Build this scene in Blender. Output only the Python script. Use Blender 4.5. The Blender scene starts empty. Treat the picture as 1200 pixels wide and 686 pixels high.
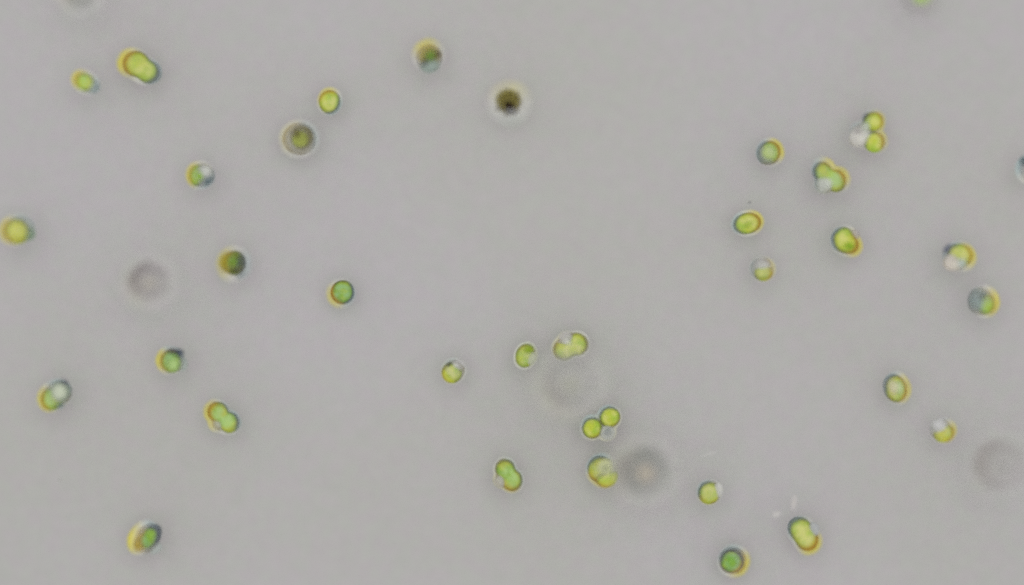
import bpy, math, random
import numpy as np

S = bpy.context.scene
C = S.collection
rng = random.Random(7)
R = math.radians

# ------------------------------------------------------------------ camera
D = 300.0                 # camera height above the slide; 1 unit = 10 pixels of the photo on the slide
FOCUS_Z = 3.8             # height of the plane in focus
cam = bpy.data.cameras.new("camera")
cam_ob = bpy.data.objects.new("camera", cam)
C.objects.link(cam_ob)
cam_ob.location = (0, 0, D)
cam.sensor_width = 100.0
cam.lens = 250.0
cam.clip_start = 1.0
cam.clip_end = 2000.0
cam.dof.use_dof = True
cam.dof.focus_distance = D - FOCUS_Z
cam.dof.aperture_fstop = 0.0028
S.camera = cam_ob

# ------------------------------------------------------------------ light
W = bpy.data.worlds.new("World")
S.world = W
W.use_nodes = True
W.node_tree.nodes["Background"].inputs[0].default_value = (1.0, 0.97, 1.01, 1)
W.node_tree.nodes["Background"].inputs[1].default_value = 0.62
lamp = bpy.data.lights.new("overhead_lamp", 'AREA')  # added broad lamp above the slide, in place of transmitted light
lamp.shape = 'DISK'
lamp.size = 330.0
lamp.energy = 360000.0
lamp.color = (1.0, 1.0, 0.985)
lamp_ob = bpy.data.objects.new("overhead_lamp", lamp)
C.objects.link(lamp_ob)
lamp_ob.location = (0, 30, 345)
lamp_ob.rotation_euler = (-math.atan2(30, 345), 0, 0)

S.view_settings.view_transform = 'Standard'
S.view_settings.look = 'None'
S.view_settings.exposure = 0.0
S.view_settings.gamma = 1.0
S.view_settings.use_curve_mapping = False
S.render.engine = 'CYCLES'
S.cycles.transparent_max_bounces = 48
S.cycles.max_bounces = 6
S.cycles.diffuse_bounces = 3
S.cycles.filter_width = 1.9
S.cycles.use_denoising = False


# ------------------------------------------------------------------ materials
class NT:
    def __init__(self, name):
        self.m = bpy.data.materials.new(name)
        self.m.use_nodes = True
        self.t = self.m.node_tree
        self.t.nodes.clear()
        self.out = self.t.nodes.new('ShaderNodeOutputMaterial')

    def n(self, kind, **kw):
        o = self.t.nodes.new(kind)
        for k, v in kw.items():
            setattr(o, k, v)
        return o

    def link(self, a, b):
        self.t.links.new(a, b)

    def put(self, v, sock):
        if hasattr(v, 'is_linked') or hasattr(v, 'links'):
            self.link(v, sock)
        elif isinstance(v, tuple) and len(v) == 3 and sock.type == 'RGBA':
            sock.default_value = (*v, 1)
        else:
            sock.default_value = v

    def attr(self, name):
        return self.n('ShaderNodeAttribute', attribute_name=name).outputs['Fac']

    def math(self, op, a, b=0.0, clamp=False):
        o = self.n('ShaderNodeMath', operation=op, use_clamp=clamp)
        self.put(a, o.inputs[0]); self.put(b, o.inputs[1])
        return o.outputs[0]

    def step(self, x, lo, hi, a=0.0, b=1.0):
        o = self.n('ShaderNodeMapRange', interpolation_type='SMOOTHSTEP')
        self.put(x, o.inputs[0])
        for i, v in enumerate((lo, hi, a, b)):
            o.inputs[i + 1].default_value = v
        return o.outputs[0]

    def mix(self, f, a, b):
        o = self.n('ShaderNodeMix', data_type='RGBA')
        self.put(f, o.inputs['Factor']); self.put(a, o.inputs[6]); self.put(b, o.inputs[7])
        return o.outputs[2]

    def noise(self, scale, detail=2.0, rough=0.5, coord='Object'):
        tc = self.n('ShaderNodeTexCoord')
        o = self.n('ShaderNodeTexNoise')
        o.inputs['Scale'].default_value = scale
        o.inputs['Detail'].default_value = detail
        o.inputs['Roughness'].default_value = rough
        oi = self.n('ShaderNodeObjectInfo')
        sc = self.math('MULTIPLY', oi.outputs['Random'], 57.0)
        ad = self.n('ShaderNodeVectorMath', operation='ADD')
        self.link(tc.outputs[coord], ad.inputs[0]); self.link(sc, ad.inputs[1])
        self.link(ad.outputs[0], o.inputs['Vector'])
        return o

    def shade(self, col, alpha=1.0, trans=0.3):
        d = self.n('ShaderNodeBsdfDiffuse'); self.put(col, d.inputs[0])
        t = self.n('ShaderNodeBsdfTranslucent'); self.put(col, t.inputs[0])
        m = self.n('ShaderNodeMixShader'); m.inputs[0].default_value = trans
        self.link(d.outputs[0], m.inputs[1]); self.link(t.outputs[0], m.inputs[2])
        tr = self.n('ShaderNodeBsdfTransparent')
        m2 = self.n('ShaderNodeMixShader'); self.put(alpha, m2.inputs[0])
        self.link(tr.outputs[0], m2.inputs[1]); self.link(m.outputs[0], m2.inputs[2])
        self.link(m2.outputs[0], self.out.inputs[0])
        return self.m


ORANGE = (0.62, 0.37, 0.06)  # lens fringe and halo tints painted into the cell materials
BROWN = (0.42, 0.22, 0.06)
YELLOW = (0.75, 0.69, 0.12)
SLATE = (0.20, 0.22, 0.27)
CYAN = (0.54, 0.69, 0.68)
PALE = (0.86, 0.87, 0.79)

GREENS = {
    'lime':   ((0.69, 0.79, 0.09), (0.52, 0.74, 0.10)),
    'green':  ((0.42, 0.68, 0.09), (0.68, 0.76, 0.09)),
    'leaf':   ((0.28, 0.54, 0.08), (0.46, 0.66, 0.09)),
    'pale':   ((0.50, 0.72, 0.25), (0.62, 0.75, 0.22)),
    'olive':  ((0.48, 0.56, 0.12), (0.38, 0.45, 0.11)),
    'moss':   ((0.24, 0.33, 0.06), (0.33, 0.32, 0.07)),
    'yellow': ((0.78, 0.78, 0.08), (0.56, 0.74, 0.15)),
    'soft':   ((0.55, 0.62, 0.33), (0.5, 0.6, 0.4)),
    'umber':  ((0.09, 0.06, 0.035), (0.20, 0.17, 0.05)),
}
_cache = {}


def m_chloroplast(green, warm, cool):
    key = ('c', green, warm, cool)
    if key in _cache:
        return _cache[key]
    t = NT('chloroplast_' + green)
    a, b = GREENS[green]
    nz = t.noise(0.75, 2.0)
    col = t.mix(t.step(nz.outputs['Fac'], 0.42, 0.6), a, b)
    edge = t.attr('edge')
    fine = t.noise(2.0, 3.0)
    dark = (a[0] * 0.55, a[1] * 0.68, a[2] * 0.8)
    col = t.mix(t.step(fine.outputs['Fac'], 0.5, 0.72, 0.0, 0.6), col, dark)
    glint = t.noise(1.3, 2.0, coord='Generated')
    glint.inputs['Scale'].default_value = 3.1
    pale = (min(0.85, a[0] * 1.25 + 0.05), min(0.88, a[1] * 1.12 + 0.08), a[2] * 1.8 + 0.1)
    col = t.mix(t.math('MULTIPLY', t.step(glint.outputs['Fac'], 0.42, 0.58, 0.0, 0.95), t.step(edge, 0.5, 0.85, 1.0, 0.0)), col, pale)  # pale interior glints painted into the green
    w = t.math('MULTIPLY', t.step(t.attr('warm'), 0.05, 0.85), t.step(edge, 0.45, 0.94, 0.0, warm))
    col = t.mix(w, col, ORANGE)  # lens colour fringe painted in, orange on the warm side, slate opposite
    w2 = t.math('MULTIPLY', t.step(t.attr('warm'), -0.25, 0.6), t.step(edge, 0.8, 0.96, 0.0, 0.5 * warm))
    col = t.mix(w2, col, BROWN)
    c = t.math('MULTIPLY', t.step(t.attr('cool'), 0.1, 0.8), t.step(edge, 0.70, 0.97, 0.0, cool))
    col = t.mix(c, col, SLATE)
    al = t.step(edge, 0.86, 1.0, 1.0, 0.15)
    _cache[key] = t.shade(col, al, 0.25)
    return _cache[key]


def m_wall(warm, cool, rim, base):
    """the thin outer skin: nearly clear in the middle, dense where one looks along it"""
    key = ('w', warm, cool, rim, base)
    if key in _cache:
        return _cache[key]
    t = NT('cell_wall')  # rim carries a painted lens fringe, tinted by direction
    edge = t.attr('edge')
    col = (0.27, 0.23, 0.12)
    col = t.mix(t.step(t.attr('cool'), -0.1, 0.75, 0.0, min(1.0, cool)), col, SLATE)
    outer = t.math('MULTIPLY', t.step(t.attr('cool'), 0.1, 0.8, 0.0, 0.8 * min(1.0, cool)), t.step(edge, 0.8, 0.96))
    col = t.mix(outer, col, CYAN)
    warm_f = t.step(t.attr('warm'), 0.0, 0.8, 0.0, min(1.0, warm))
    col = t.mix(warm_f, col, ORANGE)
    col = t.mix(t.math('MULTIPLY', warm_f, t.step(edge, 0.84, 0.98, 0.0, 0.8)), col, YELLOW)
    pale = t.step(edge, 0.55, 0.85)
    col = t.mix(pale, (0.72, 0.73, 0.70), col)
    up = t.step(edge, 0.72, 0.92, base, rim * 0.8)
    dn = t.step(edge, 0.88, 1.0, 1.0, 0.0)
    nz = t.noise(1.3, 2.0)
    al = t.math('MULTIPLY', t.math('MULTIPLY', up, dn), t.step(nz.outputs['Fac'], 0.3, 0.62, 0.55, 1.1))
    _cache[key] = t.shade(col, t.math('MINIMUM', al, 1.0), 0.3)
    return _cache[key]


def m_halo(warm, cool, alpha, inner):
    key = ('s', warm, cool, alpha, inner)
    if key in _cache:
        return _cache[key]
    t = NT('halo_tint')  # pale diffraction halo and lens fringe painted as a soft tint
    edge = t.attr('edge')
    col = t.mix(t.step(t.attr('warm'), -0.15, 0.8, 0.0, min(1, warm)), PALE, YELLOW)
    col = t.mix(t.step(t.attr('cool'), 0.1, 0.85, 0.0, min(1, cool)), col, CYAN)
    nz = t.noise(0.6, 2.0)
    al = t.math('MULTIPLY', t.step(edge, inner, 1.0, alpha, 0.0), t.step(nz.outputs['Fac'], 0.25, 0.65, 0.7, 1.15))
    al = t.math('MULTIPLY', al, t.step(t.attr('warm'), -0.3, 0.7, 0.85 - 0.15 * min(1, warm), 0.85 + 0.2 * min(1, warm)))
    _cache[key] = t.shade(col, t.math('MINIMUM', al, 1.0), 0.0)
    return _cache[key]


def m_clear(color, alpha, soft=0.62):
    key = ('v', color, alpha, soft)
    if key in _cache:
        return _cache[key]
    t = NT('clear_sap')
    edge = t.attr('edge')
    nz = t.noise(1.2, 2.0)
    col = t.mix(t.step(nz.outputs['Fac'], 0.4, 0.7, 0.0, 0.45), color, tuple(c * 0.8 for c in color))
    al = t.step(edge, soft, 1.0, alpha, 0.0)
    _cache[key] = t.shade(col, al, 0.35)
    return _cache[key]


def m_ring(color, alpha, lo, peak, hi):
    """soft ring, painting the defocus bands of blurred cells: densest at a fraction of its radius"""
    key = ('r', color, alpha, lo, peak, hi)
    if key in _cache:
        return _cache[key]
    t = NT('blurred_ring')
    edge = t.attr('edge')
    nz = t.noise(0.35, 3.0)
    a = t.math('MULTIPLY', t.step(edge, lo, peak, 0.3, 1.0), t.step(edge, peak, hi, 1.0, 0.0))
    a = t.math('MULTIPLY', a, t.step(t.attr('cool'), -1.0, 1.0, 0.55 * alpha, 1.25 * alpha))
    a = t.math('MULTIPLY', a, t.step(nz.outputs['Fac'], 0.3, 0.7, 0.65, 1.0))
    col = t.mix(t.step(t.attr('warm'), 0.2, 0.9, 0.0, 0.35), color, (0.36, 0.27, 0.26))
    _cache[key] = t.shade(col, t.math('MINIMUM', a, 1.0), 0.0)
    return _cache[key]


def m_grain():
    if 'grain' not in _cache:
        t = NT('dark_grains')
        _cache['grain'] = t.shade(t.mix(t.noise(2.0).outputs['Fac'], (0.04, 0.03, 0.03), (0.16, 0.11, 0.06)), 0.85, 0.0)
    return _cache['grain']


# ------------------------------------------------------------------ slide
def build_slide():
    t = NT('frosted_glass')
    a = t.noise(0.028, 2.0)
    b = t.noise(1.4, 3.0, 0.6)
    c = t.noise(0.7, 3.0)
    col = t.mix(t.step(a.outputs['Fac'], 0.3, 0.7), (0.500, 0.504, 0.472), (0.516, 0.511, 0.503))
    lum = t.step(b.outputs['Fac'], 0.25, 0.75, 0.965, 1.035)
    mm = t.n('ShaderNodeMix', data_type='RGBA', blend_type='MULTIPLY')
    mm.inputs[0].default_value = 1.0
    t.put(col, mm.inputs[6])
    cc = t.mix(t.step(c.outputs['Fac'], 0.35, 0.65), (1.02, 0.99, 1.02), (0.985, 1.01, 0.98))
    t.put(cc, mm.inputs[7])
    m3 = t.n('ShaderNodeVectorMath', operation='SCALE')
    t.link(mm.outputs[2], m3.inputs[0]); t.link(lum, m3.inputs['Scale'])
    mat = t.shade(m3.outputs[0], 1.0, 0.0)
    w, h, d = 200.0, 130.0, 2.0
    vs = [(x, y, z) for z in (-d, 0) for x, y in ((-w, -h), (w, -h), (w, h), (-w, h))]
    fs = [(4, 5, 6, 7), (3, 2, 1, 0), (0, 1, 5, 4), (1, 2, 6, 5), (2, 3, 7, 6), (3, 0, 4, 7)]
    me = bpy.data.meshes.new('microscope_slide')
    me.from_pydata(vs, [], fs)
    me.materials.append(mat)
    o = bpy.data.objects.new('microscope_slide', me)
    o['kind'] = 'structure'
    C.objects.link(o)


# ------------------------------------------------------------------ shapes
NU, NV = 64, 26
_th = np.linspace(0, 2 * np.pi, NU, endpoint=False)
_ph = np.linspace(0, np.pi, NV + 1)[1:-1]
DIRS = np.array([(0, 0, 1.0)] + [(math.sin(p) * math.cos(t), math.sin(p) * math.sin(t), math.cos(p)) for p in _ph for t in _th] + [(0, 0, -1.0)])
FACES = []
for j in range(NU):
    FACES.append((0, 1 + j, 1 + (j + 1) % NU))
for i in range(NV - 2):
    for j in range(NU):
        a = 1 + i * NU + j; b = 1 + i * NU + (j + 1) % NU
        FACES.append((a, a + NU, b + NU, b))
_l = 1 + (NV - 2) * NU
for j in range(NU):
    FACES.append((_l + j, len(DIRS) - 1, _l + (j + 1) % NU))


def sd_ell(p, e):
    """signed distance (approx.) to an ellipsoid e = (cx, cy, cz, rx, ry, rz, angle)"""
    cx, cy, cz, rx, ry, rz, an = e
    q = p - np.array((cx, cy, cz))
    c, s = math.cos(an), math.sin(an)
    x = q[..., 0] * c + q[..., 1] * s
    y = -q[..., 0] * s + q[..., 1] * c
    z = q[..., 2]
    k0 = np.sqrt((x / rx) ** 2 + (y / ry) ** 2 + (z / rz) ** 2) + 1e-9
    k1 = np.sqrt((x / rx ** 2) ** 2 + (y / ry ** 2) ** 2 + (z / rz ** 2) ** 2) + 1e-9
    return k0 * (k0 - 1) / k1


def smin(a, b, k):
    if k <= 0:
        return np.minimum(a, b)
    h = np.clip(0.5 + 0.5 * (b - a) / k, 0, 1)
    return b * (1 - h) + a * h - k * h * (1 - h)


def sdf(p, adds, k, cuts, kc):
    d = sd_ell(p, adds[0])
    for e in adds[1:]:
        d = smin(d, sd_ell(p, e), k)
    for e in cuts:
        d = -smin(-d, sd_ell(p, e), kc)
    return d


def blob_mesh(name, adds, k, cuts, kc, origin, warm, cool, offset=0.0, flat=1.0, bumps=0.03, seed=0):
    """star-shaped surface of the smooth union about origin, with edge / warm / cool stored per vertex"""
    o = np.array(origin)
    rmax = max(math.hypot(e[0] - o[0], e[1] - o[1]) + max(e[3:6]) for e in adds) + 0.6 + offset
    n = 96
    ts = np.linspace(0.0, rmax, n)
    P = o + DIRS[:, None, :] * ts[None, :, None]
    d = sdf(P, adds, k, cuts, kc) - offset
    pos = d > 0
    pos[:, 0] = False
    idx = np.where(pos.any(1), pos.argmax(1), n - 1)
    i = np.arange(len(DIRS))
    d1, d0 = d[i, idx], d[i, idx - 1]
    f = np.clip(d0 / (d0 - d1 + 1e-12), 0, 1)
    r = ts[idx - 1] + f * (ts[idx] - ts[idx - 1])
    r = np.maximum(r, 0.05)
    rs = np.random.RandomState(seed + 11)
    a = np.arctan2(DIRS[:, 1], DIRS[:, 0])
    wob = sum(rs.uniform(-1, 1) / m * np.cos(m * a + rs.uniform(0, 6.28)) for m in (2, 3, 4, 5))
    r = r * (1 + bumps * wob * np.sqrt(DIRS[:, 0] ** 2 + DIRS[:, 1] ** 2))
    v = DIRS * r[:, None]
    v[:, 2] *= flat
    # fraction of the way to the outline, per azimuth
    hor = np.hypot(v[:, 0], v[:, 1])
    ring = hor[1:-1].reshape(NV - 1, NU).max(0)
    edge = np.zeros(len(v))
    edge[1:-1] = (hor[1:-1].reshape(NV - 1, NU) / ring[None, :]).ravel()
    ext = hor.max() + 1e-6
    def along(ang):
        c, s = math.cos(ang), math.sin(ang)
        pr = v[:, 0] * c + v[:, 1] * s
        return pr / (np.abs(pr).max() + 1e-6)
    me = bpy.data.meshes.new(name)
    me.from_pydata(v.tolist(), [], FACES)
    for nm, arr in (('edge', edge), ('warm', along(warm)), ('cool', along(cool))):
        at = me.attributes.new(nm, 'FLOAT', 'POINT')
        at.data.foreach_set('value', arr.astype(np.float32))
    me.polygons.foreach_set('use_smooth', np.ones(len(FACES), bool))
    me.update()
    return me


class Cell:
    """one alga; all sizes are given in the photo's pixels and laid out at the cell's own depth"""
    def __init__(self, x, y, z, label, warm=180, cool=0, ws=1.0, cs=1.0, name='algal_cell', cat='algal cell',
                 group='green algal cells scattered over the slide'):
        self.x, self.y, self.z = x, y, z
        self.s = 0.1 * (D - z) / D
        self.warm, self.cool, self.ws, self.cs = -R(warm), -R(cool), ws, cs
        e = bpy.data.objects.new(name, None)
        e.empty_display_size = 0.5
        e.location = ((x - 600) * self.s, (343 - y) * self.s, z)
        e['label'] = label
        e['category'] = cat
        if group:
            e['group'] = group
        C.objects.link(e)
        self.e = e
        self.seed = int(x * 31 + y * 17)
        self.all = []

    def ell(self, q, zr=None, dz=0.0):
        x, y, rx = q[0], q[1], q[2]
        ry = q[3] if len(q) > 3 else rx
        an = q[4] if len(q) > 4 else 0
        s = self.s
        rz = (zr if zr else 0.85 * min(rx, ry)) * s
        return ((x - self.x) * s, -(y - self.y) * s, dz * s, rx * s, ry * s, rz, -R(an))

    def blob(self, name, mat, ells, k=3.0, cuts=(), kc=2.0, centre=None, offset=0.0, flat=1.0, dz=0.0, parent=None, bumps=0.03, shift=(0, 0), zr=None):
        adds = [self.ell(q, zr) for q in ells]
        cs = [self.ell(q, 60) for q in cuts]
        if centre is None:
            wsum = sum(q[2] * (q[3] if len(q) > 3 else q[2]) for q in ells)
            centre = (sum(q[0] * q[2] * (q[3] if len(q) > 3 else q[2]) for q in ells) / wsum,
                      sum(q[1] * q[2] * (q[3] if len(q) > 3 else q[2]) for q in ells) / wsum)
        s = self.s
        o = ((centre[0] - self.x) * s, -(centre[1] - self.y) * s, 0.0)
        me = blob_mesh(name, adds, k * s, cs, kc * s, o, self.warm, self.cool, offset * s, flat, bumps, self.seed)
        self.seed += 5
        me.materials.append(mat)
        ob = bpy.data.objects.new(name, me)
        ob.location = (o[0] + shift[0] * s, o[1] - shift[1] * s, dz * s)
        ob.parent = parent or self.e
        C.objects.link(ob)
        return ob

    def wall(self, ells, k=3.0, rim=0.6, base=0.12, **kw):
        self.outline = (ells, k, kw.get('cuts', ()), kw.get('centre'))
        return self.blob('cell_wall', m_wall(self.ws, self.cs, rim, base), ells, k=k, **kw)

    def green(self, ells, kind='lime', k=3.0, **kw):
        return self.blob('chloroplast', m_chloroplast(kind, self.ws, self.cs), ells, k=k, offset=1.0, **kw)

    def clear(self, ells, color=(0.80, 0.80, 0.77), alpha=0.9, soft=0.78, name='vacuole', **kw):
        return self.blob(name, m_clear(color, alpha, soft), ells, **kw)

    def sheath(self, grow=4.0, alpha=0.8, shift=2.0, inner=0.72):  # bright halo and colour fringe around the cell, built as a flat disc
        ells, k, cuts, centre = self.outline
        shift = shift * 1.4
        inner = inner - 0.12 * self.ws
        sx = shift * self.ws * math.cos(self.warm)
        sy = -shift * self.ws * math.sin(self.warm)
        return self.blob('halo_disc', m_halo(self.ws, self.cs, alpha, inner), ells, k=k, cuts=cuts, centre=centre,
                         offset=grow + 1.2 * self.ws, flat=0.3, dz=-5, shift=(sx, sy), bumps=0.02)

    def grains(self, cx, cy, rad, n, size, dz, seed, sector=None):
        r_ = random.Random(seed)
        vs, fs = [], []
        for _ in range(n):
            a = r_.uniform(0, 6.283) if sector is None else R(r_.uniform(*sector))
            q = rad * math.sqrt(r_.random()) if sector is None else rad * r_.uniform(0.75, 1.1)
            px, py = q * math.cos(a), q * math.sin(a)
            g = size * r_.uniform(0.5, 1.2)
            b = len(vs)
            c = ((cx + px - self.x) * self.s, -(cy + py - self.y) * self.s, (dz + r_.uniform(-2, 2)) * self.s)
            g *= self.s
            for d in ((1, 0, 0), (-1, 0, 0), (0, 1, 0), (0, -1, 0), (0, 0, 1), (0, 0, -1)):
                vs.append(tuple(c[i] + d[i] * g for i in range(3)))
            for f in ((0, 2, 4), (2, 1, 4), (1, 3, 4), (3, 0, 4), (2, 0, 5), (1, 2, 5), (3, 1, 5), (0, 3, 5)):
                fs.append(tuple(b + i for i in f))
        me = bpy.data.meshes.new('grains')
        me.from_pydata(vs, [], fs)
        me.materials.append(m_grain())
        ob = bpy.data.objects.new('grains', me)
        ob.parent = self.e
        ob['kind'] = 'stuff'
        C.objects.link(ob)


build_slide()

WHITE = (0.86, 0.87, 0.83)
MINT = (0.66, 0.80, 0.62)
ROSE = (0.82, 0.76, 0.72)
GREY = (0.66, 0.67, 0.67)

# ------------------------------------------------------------------ left half
c = Cell(102, 97, 6.0, 'small tilted oval green cell with yellow upper end, beside the large peanut-shaped cell', warm=205, cool=20, ws=1.0, cs=0.8)
c.wall([(102.5, 97.5, 16, 11, 32)], rim=0.5)
c.green([(99.5, 96.5, 11, 9.5, 30)], 'green')
c.clear([(110, 102, 7.5, 7, 30)], (0.55, 0.66, 0.64), 0.7)
c.sheath(3.5, 0.75, 2.5)  # sheath() draws the bright halo and colour fringe

c = Cell(167, 79, 4.8, 'large peanut-shaped green cell with broad orange left end and blue-grey right end', warm=195, cool=10)
sh = [(159, 74.5, 17, 16, 0), (175.5, 85, 15.5, 14.5, 0)]
c.wall(sh, k=6, rim=0.7)
c.green([(159.5, 75, 14.5, 14, 0), (174, 85, 12.5, 12, 0)], 'lime', k=6)
c.sheath(3.5, 0.95, 3.5)

c = Cell(386.5, 120, 4.4, 'small upright oval yellow-green cell just above the ringed olive cell', warm=235, cool=40, ws=0.8, cs=0.9)
c.wall([(387, 120, 13, 15, 10)], rim=0.65)
c.green([(386, 119.5, 11.5, 13, 10)], 'lime')
c.sheath(3.0, 0.9, 1.5)

c = Cell(351, 162, 4.1, 'olive cell inside a wide pale ring, below the small upright yellow-green cell', warm=200, cool=340, ws=0.4, cs=0.6)
c.wall([(351, 163, 21, 20, 0)], rim=0.5, base=0.3)
c.clear([(351, 163, 20, 19, 0)], (0.54, 0.52, 0.36), 0.65, soft=0.55, name='cytoplasm')
c.blob('chloroplast_cup', m_ring((0.21, 0.19, 0.07), 0.65, 0.5, 0.82, 1.0), [(353, 162, 15, 15, 0)], dz=7)
c.clear([(353, 164, 12, 11.5, 0)], (0.56, 0.64, 0.16), 1.0, soft=0.5, name='chloroplast', dz=12, zr=7)
c.clear([(349.5, 158, 5.5, 6.5, 0)], (0.24, 0.22, 0.09), 0.85, soft=0.2, name='pyrenoid', dz=18, zr=4)
c.sheath(6, 0.6, 1.0, inner=0.6)

c = Cell(503, 68.5, 4.9, 'round brownish cell with green centre and pale blue lower edge near the top edge', warm=250, cool=75, ws=1.0, cs=0.35)
c.wall([(503, 68, 16.5, 17.5, 0)], rim=0.4, base=0.1)
c.clear([(503, 66, 16, 15.5, 0)], (0.48, 0.42, 0.09), 0.9, soft=0.4, name='cytoplasm')
c.clear([(504, 78, 14, 10, -10)], (0.46, 0.56, 0.50), 0.95, soft=0.45, name='vacuole', dz=9, zr=8)
c.clear([(505, 67, 10.5, 8.5, -40)], (0.25, 0.31, 0.07), 0.9, soft=0.25, name='chloroplast', dz=12)
c.clear([(498, 75.5, 6, 5, -20)], (0.14, 0.13, 0.11), 0.8, soft=0.1, name='droplet_or_fringe', dz=17)
c.clear([(514, 65.5, 5.5, 6.5, -20)], (0.20, 0.17, 0.10), 0.75, soft=0.1, name='droplet_or_fringe', dz=16)
c.clear([(505, 67.5, 6.5, 5.5, -40)], (0.26, 0.48, 0.10), 1.0, soft=0.2, name='pyrenoid', dz=19)
c.sheath(5.5, 0.55, 2.5, inner=0.6)

c = Cell(596, 121, 4.5, 'darkest cell, a round speckled brown one with a pale yellowish halo', warm=270, cool=90, ws=0.6, cs=0.3)
c.clear([(596, 117.5, 18, 16, 0)], (0.46, 0.42, 0.09), 0.9, soft=0.3, name='cytoplasm')
c.clear([(595.5, 120.5, 18, 17, 0)], (0.27, 0.24, 0.07), 0.85, soft=0.25, name='chloroplast', dz=5)
c.clear([(596, 122.5, 13, 11, 25)], (0.10, 0.07, 0.04), 0.85, soft=0.05, name='chloroplast', dz=10)
c.clear([(596, 123.5, 8.5, 7, 25)], (0.035, 0.018, 0.02), 0.95, soft=0.05, name='pyrenoid', dz=14)
c.clear([(599, 131.5, 11, 6, 5)], (0.40, 0.41, 0.42), 0.7, soft=0.1, name='vacuole', dz=14)
c.grains(596, 122, 16, 90, 1.1, 17, 3)
c.outline = ([(597, 121, 19, 19, 0)], 3, (), None)
c.sheath(13, 0.65, 0.5, inner=0.25)

c = Cell(237, 205.5, 5.2, 'small half clear cell with orange left crescent, lower left of the ringed olive cell', warm=185, cool=40)
c.wall([(237.5, 205.5, 15, 15, 0)], rim=0.45, base=0.25)
c.clear([(239, 205.5, 13.5, 13.5, 0)], (0.62, 0.64, 0.62), 0.7, name='cytoplasm')
c.green([(231, 206, 8, 12, 5)], 'green', dz=2)
c.clear([(235.5, 207, 5, 7, 0)], (0.42, 0.70, 0.08), 0.9, soft=0.4, name='pyrenoid', dz=10)
c.clear([(242.5, 201.5, 7.5, 7, 0)], (0.84, 0.87, 0.80), 0.95, dz=10)
c.clear([(245, 212.5, 8, 4.5, -35)], (0.20, 0.28, 0.30), 0.9, soft=0.3, name='droplet_or_fringe', dz=11)  # slate lens fringe painted as a patch
c.sheath(3.5, 0.75, 2.5)

c = Cell(21, 270, 6.2, 'large yellow-green cell touching the left edge of the picture', warm=180, cool=310, ws=0.9, cs=0.7)
c.wall([(21.5, 269.5, 20, 16.5, -15)], rim=0.55, base=0.15)
c.green([(20, 271.5, 14, 14.5, -10)], 'yellow')
c.clear([(33.5, 274, 8.5, 9, 0)], (0.40, 0.56, 0.40), 0.7)
c.sheath(4, 0.65, 2.5)

c = Cell(275, 309, 5.0, 'round cell, yellow on its left and black on its right, beside the faint purplish ring', warm=190, cool=5, ws=1.0, cs=1.0)
c.clear([(270, 308, 15, 15.5, 0)], (0.52, 0.44, 0.06), 1.0, soft=0.4, name='cytoplasm')
c.green([(275.5, 308.5, 12.5, 13.5, 0)], 'moss', dz=3)
c.clear([(282.5, 307.5, 7.5, 13, 0)], (0.14, 0.16, 0.18), 0.8, soft=0.05, name='droplet_or_fringe', dz=9)  # dark slate fringe arc on the right, painted as a patch
c.clear([(277, 317.5, 8, 5, 0)], (0.11, 0.09, 0.08), 0.8, soft=0.05, name='droplet_or_fringe', dz=10)
c.clear([(275, 307, 8, 8.5, 0)], (0.28, 0.50, 0.08), 1.0, soft=0.1, name='pyrenoid', dz=15)
c.clear([(283, 323, 9, 5, -30)], (0.50, 0.55, 0.55), 0.7, soft=0.2, name='vacuole', dz=2)
c.outline = ([(275, 310, 17.5, 18, 0)], 3, (), None)
c.sheath(6.5, 0.7, 1.0, inner=0.5)

c = Cell(401, 343, 3.6, 'round bright green cell with orange lower left rim and dark right rim, standing alone', warm=155, cool=15, ws=0.9, cs=1.0)
c.wall([(401.5, 343, 15, 15, 0)], rim=0.8, base=0.1)
c.green([(401.5, 342.5, 13, 13, 0)], 'leaf')
c.sheath(4, 0.7, 2.0, inner=0.62)
c.outline = ([(404, 347, 15, 14, 0)], 3, (), None)

c = Cell(203, 423, 5.2, 'green cell with broad orange left crescent and dark top, above the small twin-lobed cell', warm=185, cool=300)
c.wall([(202.5, 423, 14.5, 15, 0)], rim=0.6, base=0.15)
c.green([(200.5, 423.5, 12, 13, 0)], 'leaf')
c.clear([(205, 427, 8, 9.5, 0)], (0.62, 0.84, 0.34), 1.0, soft=0.5, name='pyrenoid', dz=10)
c.clear([(203.5, 411.5, 9, 4, 5)], (0.16, 0.12, 0.11), 0.85, soft=0.2, name='droplet_or_fringe', dz=9)
c.clear([(212, 413, 6.5, 5, 35)], (0.13, 0.16, 0.20), 0.9, soft=0.3, name='droplet_or_fringe', dz=9)  # slate fringe at the top right, painted as a patch
c.clear([(214, 427, 6.5, 9, 0)], (0.62, 0.69, 0.64), 0.8)
c.sheath(3.5, 0.8, 3.0)

c = Cell(67, 463, 5.2, 'tilted oval cell with yellow lower left end and large clear pale vacuole', warm=160, cool=290)
c.wall([(66.5, 462.5, 20, 16, -42)], rim=0.6, base=0.2)
c.green([(61.5, 467.5, 13, 12, -50)], 'green')
c.clear([(72, 459, 12.5, 13, 0)], (0.36, 0.45, 0.36), 0.9, name='cytoplasm', dz=5)
c.clear([(72.5, 459, 10.5, 11, 0)], (0.80, 0.87, 0.68), 1.0, soft=0.7, dz=13)
c.clear([(73, 475.5, 7, 3.5, -35)], (0.24, 0.34, 0.35), 0.9, soft=0.2, name='droplet_or_fringe', dz=13)
c.clear([(78, 448, 7, 3.5, 35)], (0.17, 0.18, 0.22), 0.85, soft=0.2, name='droplet_or_fringe', dz=13)  # slate rim fringe, painted as a patch
c.sheath(3.5, 0.75, 3.0)

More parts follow.
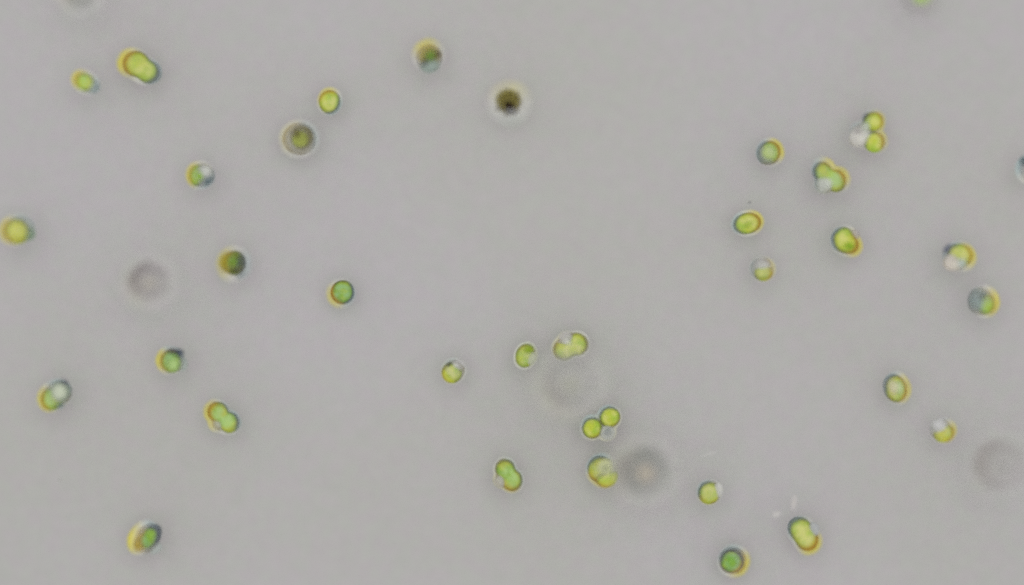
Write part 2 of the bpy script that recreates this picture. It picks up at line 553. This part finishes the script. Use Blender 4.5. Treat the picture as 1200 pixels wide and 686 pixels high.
c = Cell(262, 491, 4.6, 'small twin-lobed green cell with upper right notch and orange left lobe, in lower left', warm=180, cool=330)
c.wall([(255.5, 482.5, 13, 12.5, 0), (270, 495.5, 13, 13, 0), (257, 497, 9, 8, 0)], k=3, rim=0.6, base=0.15)
c.green([(255, 482.5, 11, 11, 0), (269, 495.5, 10.5, 11.5, 0)], 'green', k=4, cuts=[(251, 502, 9, 9, 0)])
c.clear([(256, 498, 7.5, 7, 0)], (0.72, 0.74, 0.58), 0.6)
c.sheath(3.5, 0.8, 2.0)

c = Cell(174, 632, 5.0, 'tilted bean-shaped green cell with yellow lower left side near the bottom left', warm=185, cool=330)
c.wall([(173, 631, 20.5, 14.5, -55)], rim=0.6, base=0.15, cuts=[(194, 646, 9, 9, 0)])
c.clear([(177, 629, 18, 12, -55)], (0.20, 0.22, 0.25), 0.95, soft=0.6, name='cytoplasm', cuts=[(193, 645, 9, 9, 0)])  # slate fringe tone painted into the inner body
c.clear([(168, 633.5, 18, 10.5, -58)], (0.58, 0.45, 0.06), 0.85, soft=0.4, name='droplet_or_fringe', dz=2)  # orange fringe band on the left, painted as a patch
c.green([(175, 630, 13, 8, -58)], 'leaf', dz=5)
c.clear([(178, 626, 6, 4.5, -58)], (0.44, 0.70, 0.08), 0.9, soft=0.2, name='pyrenoid', dz=13)
c.clear([(182.5, 643, 9, 6.5, -40)], (0.64, 0.70, 0.66), 0.7)
c.sheath(3.5, 0.9, 4.5)

# ------------------------------------------------------------------ middle
c = Cell(531, 435, 4.35, 'small lime cell with clear upper right cap, left of the upright oval cell', warm=160, cool=240, ws=0.4, cs=0.5)
c.wall([(531.5, 435, 13.5, 14.5, 30)], rim=0.55, base=0.3)
c.green([(529.5, 437, 11.3, 11.5, 0)], 'lime', cuts=[(542, 423, 11, 11, 0)])
c.clear([(536.5, 428.5, 9, 8.5, 0)], (0.78, 0.78, 0.76), 0.9)
c.clear([(534, 428, 4.5, 3, 35)], (0.90, 0.91, 0.86), 0.9, soft=0.3, name='bright_spot', dz=8)
c.clear([(526.5, 427, 5, 2.3, -30)], (0.06, 0.06, 0.05), 0.9, soft=0.1, name='droplet_or_fringe', dz=9)
c.clear([(540, 434, 5, 1.3, 30)], (0.34, 0.36, 0.22), 0.8, soft=0.1, name='membrane_fold', dz=10)
c.sheath(2.8, 0.6, 0.5)

c = Cell(616.5, 417, 4.35, 'upright oval lime cell with green upper end, left of the notched two-lobed cell', warm=300, cool=290, ws=0.2, cs=0.3)
c.wall([(616, 417, 12.5, 15.5, 18)], rim=0.6, base=0.2)
c.green([(615.5, 417, 10.5, 13.5, 18)], 'lime')
c.clear([(619.5, 409.5, 7.5, 6, 0)], (0.38, 0.54, 0.05), 0.85, soft=0.3, name='pyrenoid', dz=9)
c.clear([(617, 416, 7, 4, -30)], (0.70, 0.80, 0.34), 0.85, soft=0.2, name='bright_spot', dz=10)
c.clear([(623.5, 420, 5.5, 9, 15)], (0.76, 0.79, 0.66), 0.8, dz=6)
c.sheath(2.6, 0.8, 0.0, inner=0.8)

c = Cell(668.5, 406, 4.35, 'broad two-lobed lime cell with clear vacuole on top and a notch below', warm=200, cool=90, ws=0.25, cs=0.1)
sh = [(661, 409.5, 14, 14, 0), (676.5, 403.5, 14, 14.5, 0), (665, 398, 10.5, 9, 0)]
c.wall(sh, k=2.5, rim=0.9, base=0.1)
c.green([(661, 410.5, 12, 12, 0), (676, 403.5, 12, 12.5, 0)], 'lime', k=4, cuts=[(661.5, 394, 10, 10.5, 0)])
c.clear([(663.5, 396.5, 9.5, 9.5, 0)], (0.74, 0.74, 0.72), 0.8)
c.clear([(664, 400.5, 5, 4, 30)], (0.92, 0.93, 0.88), 0.9, soft=0.3, name='bright_spot', dz=9)
c.clear([(667.5, 402.5, 4.5, 3.5, 20)], (0.82, 0.88, 0.62), 0.7, soft=0.2, name='bright_spot', dz=12)
c.sheath(2.6, 0.85, 0.0, inner=0.8)

c = Cell(704, 496, 4.35, 'trio of touching cells, two lime and one clear, above the two-toned cell', warm=60, cool=240, ws=0.2, cs=1.0, name='cell_trio')
c.outline = ([(714.5, 489, 13, 13, 0), (693.5, 501.5, 12.5, 13.5, 0), (711, 507, 10, 9, 0)], 3, (), (705, 498))
c.green([(714.5, 488.9, 11.5, 11.3, 0)], 'lime')
c.green([(693.8, 501.7, 10.9, 11.7, 0)], 'lime')
c.blob('cell_wall', m_wall(c.ws, c.cs, 0.9, 0.0), [(714.5, 488.7, 13, 12.8, 0)])
c.blob('cell_wall', m_wall(c.ws, c.cs, 0.9, 0.0), [(693.7, 501.5, 12.3, 13.2, 0)])
c.clear([(711.8, 507, 9.5, 9.5, 0)], (0.74, 0.77, 0.74), 0.8, name='clear_cell', dz=2)
c.blob('cell_wall', m_ring((0.22, 0.26, 0.26), 0.7, 0.35, 0.8, 1.0), [(712.5, 506.5, 5, 5, 0)], dz=10)
c.sheath(3.0, 0.7, 0.0, inner=0.82)

c = Cell(595.5, 558, 4.35, 'two-lobed green cell notched on its upper right, left of the two-toned cell', warm=120, cool=330, ws=0.5, cs=0.4)
c.wall([(591.5, 549.5, 12.5, 13, 0), (600.5, 563.5, 13, 13.5, 0), (588, 562, 9, 9, 0)], k=2, rim=0.9, base=0.15)
c.green([(592, 549.5, 10.5, 11, 0), (600.5, 563, 11.2, 11.8, 0)], 'green', k=4, cuts=[(582, 566, 9.5, 9.5, 0)])
c.clear([(586, 564, 8.5, 9, 0)], (0.70, 0.70, 0.64), 0.75)
c.sheath(2.4, 0.85, 0.5, inner=0.8)

c = Cell(706.5, 552, 4.35, 'two-toned oval cell with clear swirl in its middle, touching the dark blurred ring', warm=110, cool=235, ws=0.7, cs=1.0)
sh = [(705, 550, 16.5, 17, 0), (710, 557, 13.5, 13.5, 0)]
c.wall(sh, k=5, rim=0.65, base=0.2)
c.green([(703, 550, 14, 15, 0), ], 'yellow')
c.green([(711, 559.5, 12.5, 10.5, -25)], 'lime', dz=4)
c.clear([(709.5, 547, 11, 10.5, 0)], (0.80, 0.84, 0.50), 0.95, soft=0.75, dz=11, zr=6)
c.clear([(717, 546, 6, 9, -20)], (0.72, 0.73, 0.68), 0.75, dz=10, zr=6)
c.blob('vacuole_membrane', m_ring((0.36, 0.42, 0.30), 0.5, 0.3, 0.78, 1.0), [(709, 548.5, 5, 5, 0)], dz=17, zr=3)
c.clear([(703, 557, 7, 1.8, -15)], (0.36, 0.42, 0.20), 0.7, soft=0.2, name='membrane_fold', dz=14)
c.sheath(3.5, 0.75, 0.5, inner=0.78)

c = Cell(831.5, 577, 4.4, 'small lime cell with dark blue upper left rim and white right edge', warm=110, cool=215, ws=0.3, cs=1.0)
c.wall([(831.5, 577, 14, 14.5, 0)], rim=0.7, base=0.2)
c.green([(830.5, 578, 12, 12.5, 0)], 'lime', cuts=[(848, 570, 10, 11, 0)])
c.clear([(841, 574.5, 6.5, 10, 0)], WHITE, 0.95, dz=3)
c.sheath(2.5, 0.5, 1.0)

c = Cell(858.5, 657, 3.8, 'round dark-ringed cell with bright green centre and orange lower right rim, at bottom edge', warm=30, cool=240, ws=1.0, cs=0.8)
c.wall([(858.5, 657, 17, 17, 0)], rim=0.75, base=0.2)
c.blob('cytoplasm', m_clear((0.21, 0.22, 0.18), 0.9, 0.6), [(858.5, 656.5, 15.5, 15.5, 0)])
c.green([(857.3, 657.3, 12.8, 12.6, 0)], 'leaf', dz=3)
c.clear([(856, 656.5, 7, 8, 20)], (0.36, 0.66, 0.12), 0.9, soft=0.2, name='pyrenoid', dz=14)
c.sheath(4.0, 0.75, 1.5, inner=0.75)

c = Cell(942, 626, 4.4, 'peanut-shaped lime cell with yellow lower right end, below the faint pale rods', warm=45, cool=215)
sh = [(937, 619, 14.5, 14.5, 0), (946, 632.5, 14, 14.5, 0)]
c.wall(sh, k=7, rim=0.7, base=0.15)
c.green([(936.5, 619, 12.5, 12.5, 0), (946, 632.5, 12, 12.5, 0)], 'lime', k=10, cuts=[(956.5, 618, 5.5, 6.5, 0)])
c.clear([(953.5, 619.5, 6.5, 9, -20)], (0.66, 0.69, 0.70), 0.85, dz=5)
c.sheath(3.5, 0.85, 2.5)

# ------------------------------------------------------------------ right half
c = Cell(900.5, 179.5, 4.6, 'round pale-centred cell with orange right rim, above the oval cell on the right side', warm=335, cool=195)
c.wall([(900.5, 179.5, 15, 15, 0)], rim=0.75, base=0.15)
c.clear([(898.5, 181, 12.5, 12.5, 0)], (0.50, 0.56, 0.48), 0.95, name='cytoplasm')
c.green([(902, 178.5, 11.7, 12, 0)], 'green')
c.clear([(899.5, 180, 9, 10, -20)], (0.66, 0.80, 0.34), 1.0, soft=0.6, dz=9)
c.clear([(901, 178.5, 4, 6.5, -25)], (0.80, 0.90, 0.55), 0.9, soft=0.2, name='bright_spot', dz=17)  # centre highlight painted as a pale blob
c.sheath(3.0, 0.8, 2.0)

c = Cell(970.5, 208, 5.0, 'two-lobed green cell with orange ridge on top, below the tripled cell', warm=315, cool=185)
c.wall([(962.5, 200.5, 12, 12.5, 0), (980.5, 213, 12.5, 13.5, 0), (966, 216, 12, 11.5, 0)], k=3, rim=0.65, base=0.2)
c.green([(963, 200.5, 10, 10.3, 0), (980, 212.5, 10.5, 12.3, 0)], 'green', k=7, cuts=[(964, 219.5, 10.5, 10.5, 0)])
c.clear([(965.5, 217, 10.8, 11, 0)], (0.80, 0.84, 0.76), 0.95)
c.clear([(970, 214.5, 5.5, 6, 0)], (0.90, 0.94, 0.86), 0.8, soft=0.3, name='bright_spot', dz=9)
c.sheath(3.5, 0.75, 2.5)

c = Cell(1017, 156, 5.1, 'tripled cell, two lime lobes stacked on the right of a white clear lobe', warm=340, cool=225)
c.wall([(1022, 142, 12, 11.5, 0), (1025, 167, 12, 12, 0), (1006, 159, 12.5, 14, 0)], k=4, rim=0.4, base=0.2, centre=(1016, 156))
c.green([(1023, 142.5, 11, 10.5, 0)], 'lime')
c.green([(1024.5, 167, 11, 11.5, 0)], 'lime')
c.clear([(1006, 160, 12.5, 14, 15)], (0.86, 0.85, 0.79), 0.95, soft=0.8)
c.clear([(1008, 164, 6.5, 7, 0)], (0.95, 0.95, 0.88), 0.9, soft=0.3, name='bright_spot', dz=10)  # bright spot of the clear lobe, painted as a pale blob
c.clear([(1013.5, 149.5, 7, 7.5, 0)], (0.74, 0.80, 0.70), 0.9, soft=0.3, dz=5)
c.clear([(1014, 159, 5, 5, 0)], (0.88, 0.90, 0.86), 0.9, soft=0.3, dz=9)
c.clear([(1003.5, 154, 5, 3, -40)], (0.42, 0.39, 0.40), 0.8, soft=0.1, name='droplet_or_fringe', dz=14)
c.clear([(1013, 137, 6, 2.5, -50)], (0.14, 0.14, 0.19), 0.85, soft=0.2, name='droplet_or_fringe', dz=10)  # slate fringe of the top lobe, painted as a patch
c.sheath(3.5, 0.6, 2.0)

c = Cell(875.5, 262, 4.3, 'evenly green short oval cell lying sideways, with a thin white outline', warm=340, cool=185, ws=0.9, cs=0.9)
c.wall([(875.5, 262, 17.5, 13.3, -12)], rim=0.75, base=0.1)
c.green([(875.5, 262, 15.8, 11.6, -12)], 'lime')
c.clear([(876, 263, 10, 5, -25)], (0.52, 0.68, 0.13), 0.6, soft=0.1, name='pyrenoid', dz=8)
c.sheath(3.0, 0.95, 0.8, inner=0.8)

c = Cell(990.5, 282, 4.7, 'green cell with a bite at its upper right, right of the sideways oval cell', warm=15, cool=195)
c.wall([(988, 281, 15, 16, -10), (996, 287.5, 11.5, 11.5, 0)], k=4, rim=0.8, base=0.05, cuts=[(1007.5, 269, 9, 9, 0)], kc=3, centre=(990, 282))
c.green([(988.5, 281, 12.6, 13.6, -10), (995.5, 287.5, 9.5, 9.5, 0)], 'lime', k=4, cuts=[(1007, 269.5, 10.5, 10.5, 0)], kc=3, centre=(990, 282))
c.clear([(994, 289, 8, 5.5, 20)], (0.26, 0.52, 0.04), 0.75, soft=0.1, name='pyrenoid', dz=9)
c.clear([(1002, 275, 6.5, 6.5, 0)], (0.66, 0.62, 0.62), 0.6)
c.sheath(3.2, 0.85, 2.0)

c = Cell(893.5, 315.5, 4.9, 'small faint cell, clear on top and lime below, under the sideways oval cell', warm=0, cool=195, ws=0.6, cs=0.6)
c.wall([(893, 315.5, 14.5, 14, 0)], rim=0.5, base=0.25)
c.clear([(892.5, 310, 11, 9.5, 0)], (0.76, 0.76, 0.74), 0.85)
c.green([(894.5, 320, 10.2, 8.8, 0)], 'yellow', cuts=[(892, 305, 10, 9, 0)])
c.clear([(893, 312.5, 6, 3, 0)], (0.92, 0.93, 0.88), 0.85, soft=0.3, name='bright_spot', dz=9)
c.sheath(2.5, 0.45, 1.5)

c = Cell(1122, 302, 5.3, 'upper cell of the right pair, cream and white on its left with lime top', warm=345, cool=220)
c.wall([(1121, 302, 17.5, 16, 20)], rim=0.45, base=0.2)
c.green([(1124.5, 299, 14.5, 12.5, 25)], 'lime', cuts=[(1114, 312, 11, 12, 0)])
c.clear([(1115, 307.5, 11, 11.5, 0)], (0.86, 0.81, 0.72), 1.0, dz=3)
c.clear([(1117, 311.5, 6, 5.5, 0)], (0.94, 0.92, 0.80), 0.9, soft=0.3, name='bright_spot', dz=12)
c.clear([(1125, 308, 7, 8, 0)], (0.70, 0.80, 0.76), 0.95, soft=0.4, dz=6)
c.clear([(1109, 291.5, 8.5, 4.5, -45)], (0.25, 0.26, 0.33), 0.85, soft=0.2, name='droplet_or_fringe', dz=6)  # slate fringe at the top left, painted as a patch
c.sheath(3.5, 0.75, 3.5)

c = Cell(1150.5, 353, 5.4, 'lower cell of the right pair, blue-grey left half and orange-yellow right side', warm=5, cool=190, cs=0.6)
c.wall([(1149.5, 353, 16, 17.5, -20)], rim=0.75, base=0.25)
c.blob('cytoplasm', m_clear((0.36, 0.47, 0.47), 0.9, 0.5), [(1148, 352.5, 14, 15.5, -20)])
c.green([(1154, 356, 10, 12, -25)], 'green', dz=3)
c.clear([(1149, 347, 8, 6, 20)], (0.27, 0.28, 0.22), 0.6, soft=0.1, dz=13)
c.sheath(3.5, 0.9, 3.5)

c = Cell(1049, 455, 4.9, 'pale yellow-green oval cell with slate left rim, upper left of the small faint white-topped cell', warm=0, cool=210)
c.wall([(1048.5, 455, 14, 18, -15)], rim=0.8, base=0.15)
c.green([(1049.5, 455.5, 11.8, 15.5, -15)], 'yellow')
c.clear([(1045, 453.5, 7, 11, -10)], (0.84, 0.80, 0.56), 0.95, soft=0.5, dz=9)  # pale blob painting the bright highlight in the middle
c.clear([(1053, 454, 6, 11, -10)], (0.60, 0.80, 0.40), 0.95, soft=0.4, dz=9)
c.clear([(1049, 453, 4.5, 7, -10)], (0.88, 0.92, 0.62), 0.9, soft=0.3, name='bright_spot', dz=16)  # brightest part of the centre highlight, painted as a blob
c.sheath(3.0, 0.75, 3.0)

c = Cell(1104, 504, 5.1, 'small faint cell, white on top with yellow lower right, above the pale blurred ring', warm=15, cool=240, ws=1.0, cs=0.5)
c.wall([(1103, 504, 14, 13.5, 0)], rim=0.45, base=0.2)
c.green([(1106, 508, 11.5, 9.5, -30)], 'yellow', cuts=[(1098, 497, 10.5, 9.5, 0)])
c.clear([(1100, 499, 10, 9, 0)], (0.80, 0.81, 0.80), 0.95, dz=2)
c.clear([(1101, 500, 5, 4.5, 0)], (0.93, 0.94, 0.92), 0.8, soft=0.3, name='bright_spot', dz=9)
c.sheath(3.0, 0.6, 2.5)

# ------------------------------------------------------------------ cells cut by the frame
c = Cell(1078, -3, 7.0, 'faint green-centred cell cut off by the top edge of the picture', warm=20, cool=150, ws=0.2, cs=0.2)
c.outline = ([(1078, -3, 24, 24, 0)], 3, (), None)
c.blob('cell_wall', m_ring((0.36, 0.34, 0.34), 0.28, 0.25, 0.5, 1.0), [(1078, -4, 31, 29, 0)], flat=0.4)  # faint grey shadow ring painted as a soft band
c.clear([(1078, -2, 12.5, 11, 0)], (0.58, 0.76, 0.30), 1.0, soft=0.4, name='chloroplast', dz=12)

c = Cell(1206, 198, 5.6, 'dark blue-grey cell cut off by the right edge of the picture', warm=20, cool=200, ws=0.5, cs=1.0)
c.wall([(1206, 198, 13, 15, 0)], rim=0.8, base=0.3)
c.clear([(1203, 190.5, 11, 9, 30)], (0.09, 0.15, 0.17), 0.9, soft=0.3, name='chloroplast')
c.clear([(1203, 201, 7, 6, 0)], (0.50, 0.48, 0.47), 0.8, soft=0.2, dz=9)
c.sheath(4.0, 0.8, 0.0)

# ------------------------------------------------------------------ far out of focus cells
GH = 'blurred cells floating out of focus'


def ghost(x, y, z, label, rad, dark, alpha, core, core_r, halo_a, warm, cool, peak=0.55, core_a=0.8, ws=0.3, cs=0.25):
    c = Cell(x, y, z, label, warm=warm, cool=cool, ws=ws, cs=cs, name='blurred_cell', group=GH)
    c.outline = ([(x, y, rad, rad * 0.97, 0)], 3, (), None)
    c.sheath(rad * 0.42, halo_a * 0.85, 2.0, inner=0.2)  # bright halo and colour fringe around the blurred cell
    c.blob('cell_wall', m_ring(dark, alpha, 0.12, peak, 1.0), [(x, y, rad, rad * 0.96, 0)], flat=0.3, dz=3)  # dark defocus ring painted as a soft band
    c.clear([(x + 1, y + 1, core_r, core_r, 0)], core, core_a, soft=0.35, name='pyrenoid', dz=12)  # bright centre of the defocus pattern, built as a pale core
    return c


g = ghost(176, 331, 7.6, 'faint purplish-grey blurred ring with pale dot, left of the yellow and black cell', 31, (0.27, 0.24, 0.25), 0.42, (0.64, 0.61, 0.54), 9, 0.34, 170, 210, peak=0.5)
g.grains(177, 332, 24, 60, 0.9, 8, 5, sector=(170, 265))
ghost(669, 449, 7.6, 'faintest blurred ring, just below the broad two-lobed lime cell', 41, (0.34, 0.34, 0.33), 0.36, (0.56, 0.57, 0.48), 14, 0.34, 150, 170, core_a=0.45)
g = ghost(755, 553, 7.6, 'dark blurred ring with a pinkish core, touching the two-toned oval cell', 39, (0.24, 0.25, 0.23), 0.44, (0.74, 0.71, 0.58), 12.5, 0.28, 200, 230, peak=0.5)
g.clear([(756, 554, 17, 16.5, 0)], (0.50, 0.39, 0.37), 0.3, soft=0.3, name='cytoplasm', dz=9, zr=4)  # pink ring of the defocus pattern, painted as a soft body
ghost(1172, 545, 7.6, 'large pale blurred ring at the right edge of the picture', 38, (0.34, 0.32, 0.31), 0.34, (0.56, 0.56, 0.53), 11, 0.22, 190, 200, peak=0.62, core_a=0.5, cs=0.6)
ghost(95, -10, 7.6, 'grey blurred cell cut off by the top edge above the tilted oval cell', 27, (0.27, 0.28, 0.26), 0.42, (0.5, 0.5, 0.48), 7, 0.4, 180, 90, peak=0.45)

# ------------------------------------------------------------------ faint bits between the cells


def bit(x, y, z, name, cat, label, ell, color, alpha, soft=0.1):
    s = 0.1 * (D - z) / D
    rx, ry, an = ell
    e = (0, 0, 0, rx * s, ry * s, min(rx, ry) * 0.7 * s, -R(an))
    me = blob_mesh(name, [e], 0, [], 0, (0, 0, 0), 0, 0, 0, 1.0, 0.06, int(x))
    me.materials.append(m_clear(color, alpha, soft))
    o = bpy.data.objects.new(name, me)
    o.location = ((x - 600) * s, (343 - y) * s, z)
    o['label'] = label
    o['category'] = cat
    C.objects.link(o)


bit(930.5, 589, 5.5, 'bacterium', 'bacterium', 'faint upright pale rod just above the peanut-shaped lime cell', (4.2, 12, 8), (0.80, 0.78, 0.74), 0.75, 0.3)
bit(909.5, 603, 5.5, 'bacterium', 'bacterium', 'faint short pale rod left of the peanut-shaped lime cell', (7, 4.8, -25), (0.80, 0.79, 0.75), 0.75, 0.3)
bit(830.5, 532.5, 4.9, 'fibre', 'fibre', 'barely visible pale fibre above the small lime cell with white right edge', (16, 1.9, -19), (0.74, 0.74, 0.71), 0.5)
bit(878.5, 237.5, 4.6, 'dark_speck', 'speck', 'tiny grey speck just above the sideways oval cell', (3.4, 2.4, -20), (0.32, 0.32, 0.32), 0.45)
bit(70, 563, 5.5, 'pale_speck', 'speck', 'tiny pale speck in the empty lower left area', (4.5, 4, 0), (0.62, 0.62, 0.59), 0.5)
